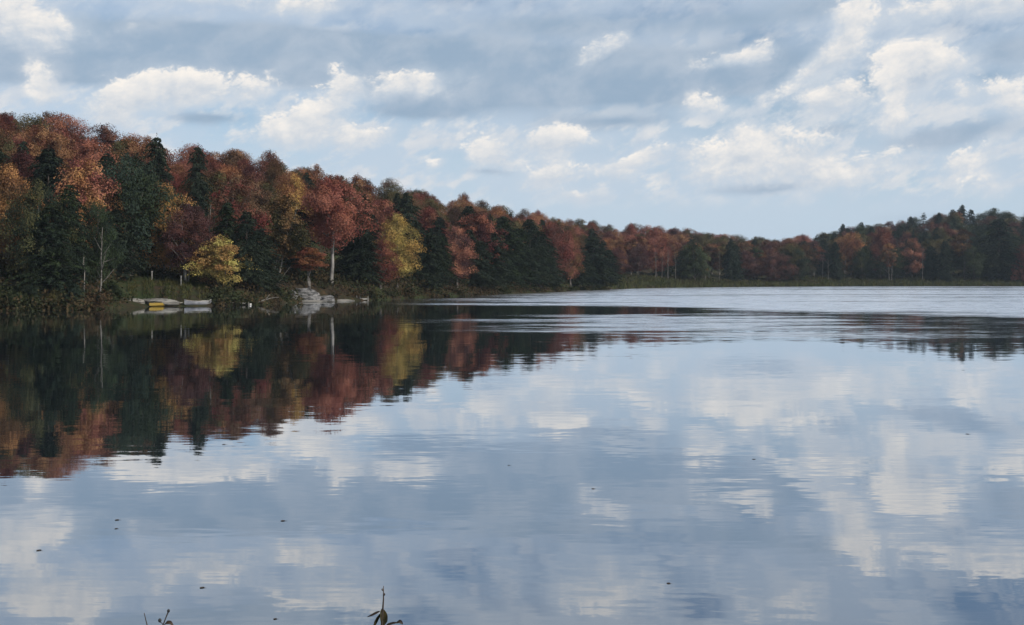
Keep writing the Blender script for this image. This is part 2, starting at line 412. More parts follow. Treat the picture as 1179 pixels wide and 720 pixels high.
def plant_tree(kind, var, loc, H, Wd, colr, label, cat, group, rz, col2=None):
    cm, tm, h0, w0 = KINDS[kind][var % len(KINDS[kind])]
    key = (kind, var % len(KINDS[kind]))
    if key not in PROTO:
        root = link(NAME[kind], None)
        cr = link('crown', cm, root); tr = link('trunk', tm, root)
        PROTO[key] = (root, cr, tr)
    else:
        r0, c0, t0 = PROTO[key]
        root = r0.copy(); COL.objects.link(root)
        cr = c0.copy(); COL.objects.link(cr); cr.parent = root
        tr = t0.copy(); COL.objects.link(tr); tr.parent = root
    root.empty_display_size = 0.5
    root.location = loc; root.rotation_euler = (0, 0, rz); root.scale = (Wd/w0, Wd/w0, H/h0)
    k1, k2 = [tuple(.76*(.77*v+.23*sum(q)/3) for v in q) for q in (COLR[colr][0], COLR[col2][0] if col2 else COLR[colr][1])]
    cr.color = (*k1, 1); cr['tint'] = [float(v) for v in k2]
    tag(root, label, cat, group)
    return root

# ------------------------------------------------------------------ the trees one can point to (column, metres behind waterline, top row, width px, kind, colour, second colour, label, anchor words)
HERO = [
 (8, 9, 181, 72, 'maple', 'bronze', 'orange', 'rust-orange maple at the extreme left edge, leaning out over dark hemlocks', 'leftmost orange maple'),
 (40, 4, 205, 62, 'oak', 'dark green', 'olive', 'wide rounded dark grey-green oak behind the shore scrub at the far left', 'far-left dark oak'),
 (78, 4.5, 212, 56, 'hemlock', 'dark green', 'green', 'dark feathery hemlock between the leftmost orange maple and the dead pale trunks', 'far-left hemlock'),
 (112, 5, 228, 48, 'oak', 'dark green', 'green', 'rounded shady dark oak standing directly behind the forked dead birch', 'shady oak by the dead birch'),
 (100, 13, 176, 72, 'maple', 'salmon', 'orange', 'salmon-orange maple rising between dark hemlocks and the big round green tree', 'salmon maple'),
 (150, 8, 167, 90, 'oak', 'green', 'dark green', 'big round-crowned dark green tree rising above the stone launch on the left', 'big round green tree'),
 (190, 10, 206, 56, 'maple', 'golden', 'orange', 'golden-orange maple just right of the big round green tree', 'golden-orange maple'),
 (216, 6.5, 231, 56, 'tallmaple', 'purple-brown', 'maroon', 'purple-brown maple with several thin stems in front of the golden-orange maple', 'purple-brown maple'),
 (254, 4.5, 272, 58, 'spreading', 'golden', 'yellow-green', 'small bright golden-yellow tree low on the bank beside the narrow dock', 'small golden tree'),
 (228, 26, 168, 36, 'hemlock', 'dark green', None, 'tall dark hemlock on the slope above the purple-brown maple', 'tall dark hemlock'),
 (272, 13, 195, 64, 'maple', 'red', 'brown', 'dusky red maple behind dark hemlocks right of the small golden tree', 'dusky red maple'),
 (284, 3, 243, 48, 'hemlock', 'dark green', None, 'dark hemlock on the shore between the small golden tree and leaning pale trunks', 'shore hemlock'),
 (262, 9, 232, 40, 'hemlock', 'dark green', 'green', 'dark hemlock rising behind the top of the small golden tree', 'shore hemlock'),
 (325, 5, 222, 58, 'leaning', 'olive', 'bronze', 'olive-green tree with two pale leaning trunks left of the grey outcrop', 'olive leaning tree'),
 (338, 24, 196, 50, 'maple', 'orange', 'golden', 'orange-gold maple on the slope behind the olive leaning tree', 'orange-gold maple'),
 (381, 4.5, 201, 76, 'tallmaple', 'salmon', 'red', 'large salmon-red maple with a pale grey trunk beside the grey outcrop', 'large red maple'),
 (356, 3, 283, 42, 'birch', 'orange', 'red', 'low orange leafy sapling spreading just above the grey outcrop', 'low orange sapling'),
 (418, 5, 262, 46, 'hemlock', 'dark green', None, 'dark hemlock right of the large red maple, behind the little pale dock', 'dock hemlock'),
 (457, 4.5, 243, 52, 'maple', 'yellow-green', 'golden', 'bright yellow-green tree rising from the dark shoreline mid-left', 'yellow-green tree'),
 (438, 2.5, 274, 42, 'maple', 'maroon', 'red', 'short crimson maple in front and left of the yellow-green tree', 'short crimson maple'),
 (494, 3, 262, 42, 'hemlock', 'dark green', None, 'dark hemlock immediately right of the yellow-green tree', 'right-hand hemlock of the yellow-green tree'),
 (508, 4.5, 270, 36, 'hemlock', 'dark green', 'green', 'dark hemlock half hidden behind the pinkish-brown maple, left side', 'hemlock by the pinkish maple'),
 (526, 3, 258, 42, 'maple', 'purple-brown', 'salmon', 'pinkish-brown maple hanging over the water right of the yellow-green tree', 'pinkish-brown maple'),
 (552, 9, 243, 56, 'maple', 'maroon', 'red', 'deep maroon maple towering over the dark hemlock on the middle shore', 'maroon maple'),
 (553, 3, 277, 34, 'hemlock', 'dark green', None, 'dark hemlock at the water just below the maroon maple', 'hemlock below the maroon maple'),
 (582, 4.5, 250, 42, 'hemlock', 'dark green', 'green', 'tall blue-green hemlock right of the maroon maple', 'tall blue-green hemlock'),
 (610, 4.5, 252, 42, 'hemlock', 'dark green', None, 'second tall dark hemlock right of the maroon maple', 'second tall hemlock'),
 (637, 9, 254, 44, 'maple', 'red', 'maroon', 'crimson maple behind hemlocks where the left shore recedes', 'crimson maple'),
 (632, 3, 280, 36, 'hemlock', 'dark green', None, 'dark hemlock at the waterline in front of the crimson maple', 'hemlock under the crimson maple'),
 (657, 5, 262, 28, 'maple', 'salmon', 'bronze', 'slim salmon-pink maple right of the crimson maple, lit on its edge', 'slim salmon maple'),
 (684, 3.5, 274, 44, 'hemlock', 'dark green', None, 'broad dark hemlock at the point where the left shore ends', 'point hemlock'),
 (60, 2.5, 236, 66, 'hemlock', 'dark green', 'green', 'low broad dark hemlock overhanging the water at the far left', 'far-left hemlock'),
 (132, 8, 240, 50, 'hemlock', 'dark green', None, 'shaded hemlock under the right side of the big round green tree', 'big round green tree'),
 (300, 3.5, 262, 46, 'hemlock', 'dark green', None, 'low dark hemlock just left of the pale leaning trunks', 'shore hemlock'),
 (345, 8, 240, 48, 'hemlock', 'dark green', None, 'dark hemlock behind the low orange sapling above the outcrop', 'low orange sapling'),
 (408, 8, 248, 44, 'hemlock', 'dark green', 'green', 'dark hemlock tucked under the right side of the large red maple', 'large red maple'),
 (476, 7, 252, 44, 'hemlock', 'dark green', None, 'dark hemlock showing through behind the yellow-green tree on its right', 'yellow-green tree'),
 (540, 4.5, 264, 40, 'hemlock', 'dark green', None, 'dark hemlock touching the right edge of the pinkish-brown maple', 'hemlock by the pinkish maple'),
 (568, 3, 268, 42, 'hemlock', 'dark green', None, 'waterside hemlock to the left of the tall blue-green hemlock', 'tall blue-green hemlock'),
 (597, 3, 262, 42, 'hemlock', 'dark green', 'green', 'waterside hemlock between the two tall hemlocks', 'tall blue-green hemlock'),
 (622, 4, 266, 40, 'hemlock', 'dark green', None, 'waterside hemlock right of the second tall hemlock', 'second tall hemlock'),
 (666, 4, 282, 36, 'hemlock', 'dark green', None, 'short hemlock beneath the slim salmon maple', 'slim salmon maple'),
 (700, 10, 287, 30, 'hemlock', 'dark green', 'green', 'small hemlock just past the point hemlock on its right', 'point hemlock'),
 (708, 22, 285, 32, 'maple', 'purple-brown', 'maroon', 'dull purple-red maple just beyond the point hemlock', 'dull purple maple'),
 (735, 30, 278, 30, 'maple', 'maroon', 'purple-brown', 'rounded wine-red maple at the left end of the marsh strip', 'wine-red maple'),
 (756, 40, 262, 36, 'maple', 'salmon', 'red', 'salmon-red maple above pale trunks at the back of the bay', 'bay salmon maple'),
 (787, 28, 288, 30, 'hemlock', 'dark green', 'green', 'dark bushy hemlock at the back of the bay amid pale trunks', 'bay hemlock'),
 (815, 35, 282, 28, 'birch', 'bronze', 'brown', 'bronze birch right of the dark bushy hemlock in the bay', 'bronze birch'),
 (868, 34, 284, 24, 'birch', 'olive', 'green', 'olive birch under the lowest dip of the skyline', 'olive birch'),
 (937, 38, 278, 26, 'birch', 'purple-brown', 'rust', 'dusky pink birch left of the dark right-hand hill', 'dusky pink birch'),
 (980, 45, 264, 34, 'oak', 'rust', 'orange', 'rust-orange oak high on the left flank of the right-hand hill', 'rust-orange oak'),
 (993, 20, 284, 26, 'oak', 'green', 'olive', 'green leafy tree at the foot of the right-hand hill', 'green leafy tree'),
 (1014, 30, 259, 28, 'maple', 'maroon', 'red', 'tall wine-red maple on the left flank of the right-hand hill', 'tall wine-red maple'),
 (1024, 16, 279, 20, 'birch', 'orange', 'brown', 'slim tan-orange birch in front of the tall wine-red maple', 'slim tan birch'),
 (1050, 22, 272, 28, 'maple', 'brown', 'salmon', 'brownish-pink maple beside a pale straight trunk on the right shore', 'brownish-pink maple'),
 (1108, 22, 262, 26, 'birch', 'brown', 'bronze', 'tan-topped birch in the dark middle of the right shore', 'tan-topped birch'),
 (1150, 18, 252, 52, 'hemlock', 'dark green', None, 'big dark hemlock near the right edge of the far shore', 'big right-hand hemlock'),
 (1176, 14, 290, 20, 'bush', 'salmon', 'maroon', 'small pink-red maple bush at the extreme right edge of the far shore', 'pink bush'),
]
rnd = random.Random(5)
HB = []
HIT = []          # crowns in the picture, for leaving out what nothing shows
for i, (px, off, ty, wpx, kind, c1, c2, lab, anch) in enumerate(HERO):
    x, y, z = at(px, off)
    H = EYE+(HOR-ty)/F*y - z
    Wd = wpx/F*y*(1.28 if kind == 'hemlock' else 1.0)
    plant_tree(kind, {216: 1, 381: 0}.get(px, i), (x, y, z-.05), H, Wd, c1, lab, 'shrub' if kind == 'bush' else 'tree', None, 0.0 if kind == 'leaning' else rnd.uniform(0, 6.28), c2)
    HB.append((px, y, wpx))
    HIT.append((y, px, HOR-(z+H*.5-EYE)/y*F, wpx*.42, H*.42/y*F))

# ------------------------------------------------------------------ the rest of the wood
cand = []
def try_spot(x, y, far):
    th = math.degrees(math.atan2(x, y)); r = math.hypot(x, y)
    S = float(shore_r(th)); R = float(ridge_r(th)); u = r-S
    lim = 2.5 if S < 225 else 12
    if u < lim or r > R+14: return
    px = W0/2+F*x/y
    if not (-70 < px < 1250): return
    if 135 < px < 240 and u < 9: return
    for (hx, hy, hw) in HB:
        if y < hy+1.5 and abs(px-hx) < (.52*hw+2.6/y*F if hx < 700 else .42*hw): return
    cand.append((x, y, px, u, r, R, S))
for iy in range(8, 84):
    for ix in range(-26, 46):
        s = 5.7
        x = (ix+rnd.uniform(-.42, .42)+.5*(iy % 2))*s; y = (iy+rnd.uniform(-.42, .42))*s
        if y > 60 and (x < .09*y or rnd.random() < .52): try_spot(x, y, 0)
# extra shoreline row
px = -60
while px < 1240:
    th = _px(px); S = float(shore_r(th))
    r = S+rnd.uniform(2.6, 7)+(10 if S > 225 else 0)
    try_spot(r*math.sin(rad(th)), r*math.cos(rad(th)), 0)
    px += rnd.uniform(.8, 1.3)*5.2/S*F
trees = []
for (x, y, px, u, r, R, S) in cand:
    front = u < (22 if S < 250 else 34)
    sky_ = r > R-18
    q = rnd.random()
    if px < 700:
        if front and S > 110:
            kind = rnd.choices(['hemlock', 'maple', 'oak', 'birch'], [.80, .12, .05, .03])[0]
        elif front:
            kind = rnd.choices(['hemlock', 'maple', 'oak', 'tallmaple'], [.72, .08, .15, .05])[0]
        else:
            kind = rnd.choices(['maple', 'oak', 'hemlock', 'spruce', 'pine'], [.62, .26, .05, .03, .04])[0]
        pal = (['maroon', 'purple-brown', 'olive', 'brown', 'green'], [.10, .15, .3, .2, .25]) if front else \
              (['rust', 'red', 'maroon', 'salmon', 'orange', 'bronze', 'brown', 'olive'], [.28, .09, .12, .09, .10, .13, .06, .13])
    elif px < 930:
        kind = rnd.choices(['birch', 'maple', 'hemlock', 'oak', 'pine'], [.34, .25, .20, .15, .06] if front else [.05, .55, .05, .3, .05])[0]
        pal = (['brown', 'purple-brown', 'olive', 'bronze', 'green', 'dark green'], [.16, .14, .26, .12, .2, .12]) if front else \
              (['rust', 'red', 'maroon', 'salmon', 'orange', 'bronze', 'olive'], [.34, .10, .08, .10, .10, .14, .14] if px < 800 else [.16, .08, .1, .06, .06, .2, .34])
    else:
        kind = rnd.choices(['birch', 'maple', 'hemlock', 'oak', 'pine', 'spruce'], [.26, .14, .32, .24, .04, 0] if front else [.02, .26, .22, .44, .04, .02])[0]
        pal = (['brown', 'purple-brown', 'olive', 'green', 'dark green', 'maroon'], [.10, .08, .28, .28, .24, .02]) if front else \
              (['maroon', 'purple-brown', 'olive', 'green', 'dark green', 'brown', 'rust'], [.08, .08, .26, .28, .20, .06, .04])
    if px < 720 and kind in ('spruce', 'pine', 'hemlock') and not front: kind = 'oak' if sky_ else 'hemlock'
    colr = rnd.choices(*pal)[0]
    if kind in ('hemlock', 'pine', 'spruce'): colr = 'dark green'
    z = float(ground(x, y))
    H = rnd.uniform(9.0, 12.5) if kind in ('maple', 'oak', 'tallmaple') else rnd.uniform(10, 13.5)
    if sky_: H = rnd.uniform(8.6, 11.6)
    if S < 250 and front: H *= .95
    if front and u < 12 and S < 230: H = rnd.uniform(6.5, 10)
    w0 = {'birch': (4.5, 6), 'hemlock': (5.6, 7.6), 'pine': (5, 7), 'spruce': (3.4, 4.6)}.get(kind, (7.5, 10.5))
    Wd = rnd.uniform(*w0)
    if not front and px < 720: H = rnd.uniform(7.2, 9.6) if kind in ('maple', 'oak') else rnd.uniform(8, 10.5); Wd = rnd.uniform(4.9, 7.0) if kind in ('maple', 'oak') else rnd.uniform(3.6, 5.5)
    top = HOR-(z+H-EYE)/y*F
    line = -6+np.interp(px, [a for a, b in _sky], [b for a, b in _sky]) + (rnd.uniform(-3, 4) if kind in ('maple', 'oak') else rnd.uniform(0, 8) if px < 930 else rnd.uniform(-6, 6))
    if top < line:                                   # nothing rises far above the ridge line
        H -= (line-top)/F*y
        if H < 5: continue
    trees.append(dict(x=x, y=y, z=z, px=px, u=u, r=r, R=R, S=S, H=H, W=Wd, kind=kind, col=colr))
# leave out what other crowns hide altogether
trees.sort(key=lambda d: d['y'])
cov = np.zeros((360, 720), bool)      # half-size picture with margin
gy, gx = np.mgrid[0:360, 0:720]
def ell(cx, cy, rx, ry):
    return ((gx*2-130-cx)/max(rx, 1))**2+((gy*2-cy)/max(ry, 1))**2 < 1
hq = sorted(HIT)
kept = []
for d in trees:
    while hq and hq[0][0] <= d['y']:
        _, a, b_, c_, e_ = hq.pop(0); cov |= ell(a, b_, c_, e_)
    cy = HOR-(d['z']+d['H']*.55-EYE)/d['y']*F
    rx, ry = d['W']*.5/d['y']*F, d['H']*.46/d['y']*F
    e = ell(d['px'], cy, rx, ry)
    vis = (e & ~cov).sum()
    if vis < max(9, e.sum()*.05): continue
    d['vis'] = vis; kept.append(d)
    cov |= ell(d['px'], cy, rx*.82, ry*.82)
anchors = [(h[0], h[8]) for h in HERO if h[8]]
used = {}
for d in kept:
    px, u = d['px'], d['u']
    tt = u/(d['R']-d['S'])
    row = 'on the skyline' if d['r'] > d['R']-16 else 'high upslope' if tt > .6 else 'partway upslope' if tt > .28 else 'low'
    a = min(anchors, key=lambda q: abs(q[0]-px))
    dx = px-a[0]
    if px < -2 or px > W0+2: where = 'just past the '+('left' if px < 0 else 'right')+' edge'
    elif row == 'low': where = ('on the bank beside' if abs(dx) > 9 else 'on the bank behind')+' the '+a[1]
    else: where = 'above the '+a[1]
    if row == 'low': row = ''
    d['lab'] = ' '.join(f"{d['col']} {WORD[d['kind']]} {row} {where}".split())
    used.setdefault(d['lab'], []).append(d)
for lab, ds in used.items():
    if len(ds) > 1:
        ds.sort(key=lambda d: d['px'])
        n = len(ds)
        for k, d in enumerate(ds):
            if n == 2: pre = ('left-hand', 'right-hand')[k]
            elif n == 3: pre = ('leftmost', 'middle', 'rightmost')[k]
            else: pre = 'leftmost' if k == 0 else 'rightmost' if k == n-1 else ('second', 'third', 'fourth', 'fifth', 'sixth', 'seventh', 'eighth', 'ninth')[min(k-1, 7)]+'-from-left'
            d['lab'] = pre+' '+lab
for k, d in enumerate(kept):
    g = 'trees along the shore' if d['u'] < (22 if d['S'] < 250 else 34) else 'trees on the wooded slopes'
    plant_tree(d['kind'], k*7+3, (d['x'], d['y'], d['z']-.05), d['H'], d['W'], d['col'], d['lab'], 'tree', g, rnd.uniform(0, 6.28))
print('TREES', len(HERO), len(cand), len(trees), len(kept))

# ------------------------------------------------------------------ undergrowth, marsh and grass (nobody could count them)
def scatter_clumps(name, spots, mat, col, tint, size, leaf, nleaf, seed, up=1.0):
    rng = np.random.default_rng(seed); b = MB()
    for (x, y, z, s) in spots:
        n = int(nleaf*rng.uniform(.6, 1.4))
        g = rng.normal(size=(n, 3)); g /= np.linalg.norm(g, axis=1)[:, None]
        g *= (rng.uniform(.1, 1, n)**.5)[:, None]
        q = g*np.array([s, s, s*up*.7]); q[:, 2] = np.abs(q[:, 2])
        b.leaves(np.array([x, y, z])+q, rng.normal(size=(n, 3))*.8+np.array([0, 0, .5]), leaf*rng.uniform(.6, 1.3, n), np.clip(rng.uniform(.2, .8)+rng.normal(0, .15, n), 0, 1), rng)
    o = link(name, b.mesh(name, mat)); o.color = (*col, 1); o['tint'] = [float(v) for v in tint]
    return tag(o, kind='stuff')
sp = []
for px in np.arange(-60, 700, 3.2):
    for k in range(4):
        p = px+rnd.uniform(-3, 3); off = (rnd.uniform(-.2, 1.2), rnd.uniform(0, 9), rnd.uniform(4, 16), rnd.uniform(10, 26))[k]
        if 138 < p < 245 and off < 9: continue
        if 336 < p < 380 and off < 2.2: continue
        if 380 < p < 425 and off < .8: continue
        x, y, z = at(p, off); sp.append((x, y, z-.1, rnd.uniform(.7, 1.9)*(1+min(off, 12)*.05)))
scatter_clumps('undergrowth', sp, M_LEAF, (0.030, 0.036, 0.018), (0.050, 0.034, 0.020), 1, .26, 85, 7)
sp = []
for px in np.arange(690, 1260, 2.2):
    for k in range(3):
        p = px+rnd.uniform(-2, 2); x, y, z = at(p, rnd.uniform(7, 34)); sp.append((x, y, z-.1, rnd.uniform(.8, 1.9)))
scatter_clumps('marsh_thicket', sp, M_LEAF, (0.038, 0.044, 0.020), (0.055, 0.042, 0.024), 1, .36, 46, 8)
def blades(name, spots, h, col, tint, seed, w=.05):
    rng = np.random.default_rng(seed); b = MB()
    c = np.array(spots); n = len(c)
    hh = h*rng.uniform(.55, 1.25, n); a = rng.uniform(0, 6.28, n)
    ln = rng.normal(0, .25, (n, 2))*hh[:, None]
    d = np.stack([np.cos(a), np.sin(a), 0*a], 1)*(w*rng.uniform(.7, 1.4, n))[:, None]
    tip = c+np.concatenate([ln, hh[:, None]], 1)
    v = np.stack([c-d, c+d, tip], 1).reshape(-1, 3)
    i = np.arange(n)*3
    b.v.append(v); b.f = list(zip(i.tolist(), (i+1).tolist(), (i+2).tolist())); b.var.append(np.repeat(rng.uniform(.1, .9, n), 3)); b.n = len(v)
    o = link(name, b.mesh(name, M_LEAF)); o.color = (*col, 1); o['tint'] = [float(v) for v in tint]
    return tag(o, kind='stuff')
sp = []
for k in range(26000):
    p = rnd.uniform(690, 1260); off = rnd.uniform(0, 1)**1.3*22-.6
    x, y, z = at(p, off); sp.append((x, y, max(z, -.1)))
blades('marsh_grass', sp, .95, (0.046, 0.056, 0.022), (0.062, 0.058, 0.026), 9, .10)
sp = []
for k in range(9000):
    p = rnd.uniform(132, 262); off = rnd.uniform(1.2, 13)
    x, y, z = at(p, off); sp.append((x, y, z-.02))
blades('bank_grass', sp, .28, (0.040, 0.052, 0.020), (0.062, 0.058, 0.024), 10, .035)
sp = []
for k in range(5000):
    x, y = rnd.uniform(-7, 7), rnd.uniform(-4, 5.3)
    if abs(x) < .5 and abs(y) < .6: continue
    sp.append((x, y, float(ground(x, y))-.01))
blades('near_bank_grass', sp, .22, (0.045, 0.058, 0.022), (0.08, 0.07, 0.03), 11, .006)

# shoreline shrubs at the left, one by one
SHR = [(-12, 1.2, 320, 'the left edge, the outermost'), (16, .8, 334, 'the left edge, low and rounded'), (38, 1.6, 322, 'the far-left hemlock'), (62, .7, 333, 'the straight bare pole, left of it'),
       (84, 1.2, 326, 'the straight bare pole, hugging it'), (108, .8, 335, 'the two dead trunks, between them'), (128, 1.2, 322, 'the forked dead birch, right of it'), (268, 1.4, 334, 'the small golden tree, right of it'),
       (300, 1.0, 333, 'the driftwood branch, behind it'), (318, 1.4, 328, 'the grey outcrop, left of it'), (405, 1.5, 330, 'the little pale dock, behind it'), (430, 1.0, 331, 'the short crimson maple, below it'), (470, 1.0, 329, 'the yellow-green tree, below it')]
for k, (px, off, ty, where) in enumerate(SHR):
    x, y, z = at(px, off); H = EYE+(HOR-ty)/F*y-z
    plant_tree('bush', k, (x, y, z-.1), H, H*rnd.uniform(1.0, 1.4), rnd.choice(['green', 'dark green', 'olive']), 'dark leafy shrub overhanging the water by '+where, 'shrub', 'shrubs along the left shore', rnd.uniform(0, 6))

# ------------------------------------------------------------------ dead trunks, pale poles
def pole(name, px, off, ty, r, lean, label, mat, cat='tree', fork=(), base_var=0, group=None):
    x, y, z = at(px, off); H = EYE+(HOR-ty)/F*y-z
    b = MB(); n = 9; ts = np.linspace(0, 1, n)
    pr = random.Random(int(px*7))
    pts = np.array([(lean*H*t_+pr.uniform(-.05, .05)*(t_ > 0), pr.uniform(-.05, .05)*(t_ > 0), -.5+(H+.5)*t_) for t_ in ts])
    b.tube(pts, r*(1-.8*ts), 7)
    for (t0, dx, dz) in fork:
        st = np.array([np.interp(t0, ts, pts[:, 0]), 0, np.interp(t0, ts, pts[:, 2])])
        e = st+np.array([dx*H, pr.uniform(-.1, .1)*H, dz*H])
        rb = r*(1-.8*t0)*.7
        b.tube([st, st+(e-st)*.4+(0, 0, -.03*H*dz), st+(e-st)*.75, e], [rb, rb*.75, rb*.45, rb*.12], 5)
    o = link(name, b.mesh(name, mat, True), None, (x, y, z))
    return tag(o, label, cat, group)
pole('dead_birch', 115, 1.2, 262, .085, .035, 'bare forked pale dead birch standing at the left shoreline', M_BIRCH, fork=[(.28, .16, .22), (.45, .10, .30), (.62, .14, .2), (.7, -.07, .2), (.82, -.06, .14), (.35, -.09, .12), (.55, .17, .06)])
pole('standing_snag', 97, .6, 296, .075, .0, 'thin straight bare grey pole of a dead tree at the left waterline', M_DEAD, fork=[(.7, .04, .05), (.85, -.03, .05)])
pole('dead_tree', 240, 11, 236, .10, .03, 'leafless grey tree with fine upright twigs beside the purple-brown maple', M_DEAD, fork=[(.4, .12, .35), (.45, -.1, .3), (.55, .08, .3), (.6, -.08, .28), (.7, .05, .22), (.72, -.05, .2), (.5, .15, .22), (.35, -.14, .28)])
pole('leaning_snag', 312, 3.2, 308, .06, .95, 'thin pale stem slanting low to the right towards the grey outcrop', M_BIRCH)
for (px, ty, r, ln, lab) in [(755, 287, .17, .0, 'pale slim trunk under the salmon-red maple of the bay, left of four'), (762, 292, .14, .02, 'pale slim trunk under the salmon-red maple of the bay, second of four'), (769, 286, .2, .0, 'pale slim trunk under the salmon-red maple of the bay, third of four'),
        (778, 290, .14, -.02, 'pale slim trunk left against the dark bushy bay hemlock, right of four'), (812, 292, .16, .03, 'pale trunk at the foot of the bronze birch'), (828, 288, .14, 0, 'pale trunk right of the bronze birch, left of a pair'), (842, 282, .18, .01, 'pale trunk right of the bronze birch, right of a pair'),
        (884, 288, .15, .0, 'pale trunk just right of the olive birch'), (902, 284, .18, .01, 'pale trunk in the middle of the marsh edge, tallest there'), (912, 296, .14, -.02, 'short pale trunk right of the tallest marsh trunk'), (947, 294, .16, .02, 'pale trunk beside the dusky pink birch, left of two'), (954, 298, .14, -.03, 'pale trunk beside the dusky pink birch, right of two'),
        (972, 290, .14, .05, 'grey trunk below the rust-orange oak'), (1062, 284, .22, .02, 'tall straight pale trunk beside the brownish-pink maple'), (1085, 297, .30, .12, 'thick pale trunk with a crooked lean on the right shore'), (1110, 292, .2, .0, 'pale trunk beneath the tan-topped birch'), (1121, 290, .16, -.04, 'thin grey trunk right of the tan-topped birch')]:
    pole('pale_birch', px, 15, ty, r*.55, ln, lab, M_BIRCH, fork=[(.6, .06, .2), (.72, -.06, .18), (.8, .05, .12)], group='pale birches along the far shore')

# ------------------------------------------------------------------ rocks and shore things
def rock_mesh(name, seed, sx, sy, sz, mat, cuts=26, lat=20, lon=34, flat=0.0):
    """a boulder: an ellipsoid cut by many random planes so that it gets facets and ledges"""
    rng = np.random.default_rng(seed)
    th = np.linspace(-.5*np.pi, .5*np.pi, lat); ph = np.linspace(0, 2*np.pi, lon, endpoint=False)
    d = np.array([(math.cos(a)*math.cos(b), math.cos(a)*math.sin(b), math.sin(a)) for a in th for b in ph])
    r = np.full(len(d), 1.25)
    for k in range(cuts):
        n = rng.normal(size=3); n[2] *= .8; n /= np.linalg.norm(n)
        off = rng.uniform(.72, .98); dn = d@n
        r = np.where(dn > .05, np.minimum(r, off/np.maximum(dn, .05)), r)
    r *= 1+.035*np.sin(d[:, 2]*19+d[:, 0]*4)+rng.normal(0, .018, len(d))
    v = d*r[:, None]*np.array([sx, sy, sz])
    f = [(i*lon+j, i*lon+(j+1) % lon, (i+1)*lon+(j+1) % lon, (i+1)*lon+j) for i in range(lat-1) for j in range(lon)]
    b = MB(); b.add(v, f)
    return b
def rock(name, px, off, dz, size, seed, mat, label, cat, rz=0, group=None):
    x, y, z = at(px, off)
    b = rock_mesh(name, seed, *size, mat)
    return tag(link(name, b.mesh(name, mat), None, (x, y, dz), rz), label, cat, group)
rock('rock_outcrop', 352, 2.2, .35, (1.9, 1.5, 1.1), 3, M_ROCK, 'large grey fissured rock outcrop at the water below the large red maple', 'rock')
rock('boulder', 374, 1.4, .1, (1.15, .9, .62), 4, M_ROCK, 'low grey boulder leaning against the right end of the outcrop', 'rock')
rock('boulder', 337, 1.8, .35, (.55, .6, .85), 5, M_ROCK, 'small dark boulder at the left end of the outcrop', 'rock')
rock('rock_shelf', 356, .3, .02, (2.5, .6, .18), 6, M_LEDGE, 'flat pale rock shelf at the waterline in front of the outcrop', 'rock')
rock('rock_shelf', 392, .6, .03, (1.5, .5, .16), 7, M_LEDGE, 'narrow pale rock shelf between the outcrop and the little pale dock', 'rock')
rock('stone_ledge', 152, .7, .28, (1.3, 1.0, .50), 8, M_LEDGE, 'broad pale stone ledge at the left end of the boat launch', 'rock', -.1)
rock('stone_ledge', 184, .9, .30, (2.0, .8, .34), 9, M_LEDGE, 'low flat pale stone ledge behind the yellow kayak', 'rock', -.08)
rock('stone_ledge', 206, .8, .18, (1.3, .6, .2), 12, M_LEDGE, 'thin pale stone slab between the kayak and the grey rowboat', 'rock', -.05)
rock('boulder', 262, .7, .05, (.5, .4, .3), 13, M_ROCK, 'small grey boulder at the water under the small golden tree', 'rock')
rock('boulder', 1134, 1.0, .15, (1.0, .7, .4), 14, M_LEDGE, 'pale low boulder at the far right waterline', 'rock')

def hull(L, Wd, Hd, mat, name, closed=True, sheer=.25, parent=None, n=22, m_=12):
    b = MB(); v = []; f = []
    for i in range(n):
        s = -1+2*i/(n-1); w = Wd/2*max(0.015, (1-abs(s)**2.4)); sh = sheer*Hd*abs(s)**3
        k = Hd*.35*abs(s)**4
        for j in range(m_):
            a = math.pi*j/(m_-1)
            v.append((s*L/2, -math.cos(a)*w, k+(Hd-k)*(1-math.sin(a)**.8)+sh*(1-math.sin(a))))
    for i in range(n-1):
        for j in range(m_-1):
            f.append((i*m_+j, (i+1)*m_+j, (i+1)*m_+j+1, i*m_+j+1))
    b.add(v, f)
    return b, v, n, m_
def kayak(px, off, z, rz, mat, label):
    x, y, _ = at(px, off)
    root = link('kayak', None, None, (x, y, z), rz); tag(root, label, 'kayak')
    L, Wd, Hd = 2.4, .66, .27
    b, v, n, mm = hull(L, Wd, Hd, mat, 'hull')
    link('hull', b.mesh('hull', mat, True), root)
    d = MB(); dv = []; df_ = []
    for i in range(n):
        s = -1+2*i/(n-1); w = Wd/2*max(.015, 1-abs(s)**2.4); sh = .25*Hd*abs(s)**3
        for j in range(7):
            q = -1+2*j/6; dv.append((s*L/2, q*w, Hd+sh+.09*(1-q*q)*(1-abs(s))+.002))
    for i in range(n-1):
        for j in range(6):
            df_.append((i*7+j, (i+1)*7+j, (i+1)*7+j+1, i*7+j+1))
    d.add(dv, df_); dk = link('deck', d.mesh('deck', mat, True), root)
    c = MB(); t_ = np.linspace(0, 2*np.pi, 20, endpoint=False)
    c.tube([(math.cos(a)*.42, math.sin(a)*.22, Hd+.095) for a in t_]+[(.42, 0, Hd+.095)], [.03]*21, 6)
    link('cockpit_rim', c.mesh('cockpit_rim', M_DARK, True), dk)
    s_ = MB(); s_.add([(math.cos(a)*.40, math.sin(a)*.205, Hd+.10) for a in t_], [tuple(range(20))])
    link('cockpit', s_.mesh('cockpit', M_DARK), dk)
    return root
kayak(183, .0, .0, 1.15, M_YELLOW, 'bright yellow kayak pulled up at the boat launch')
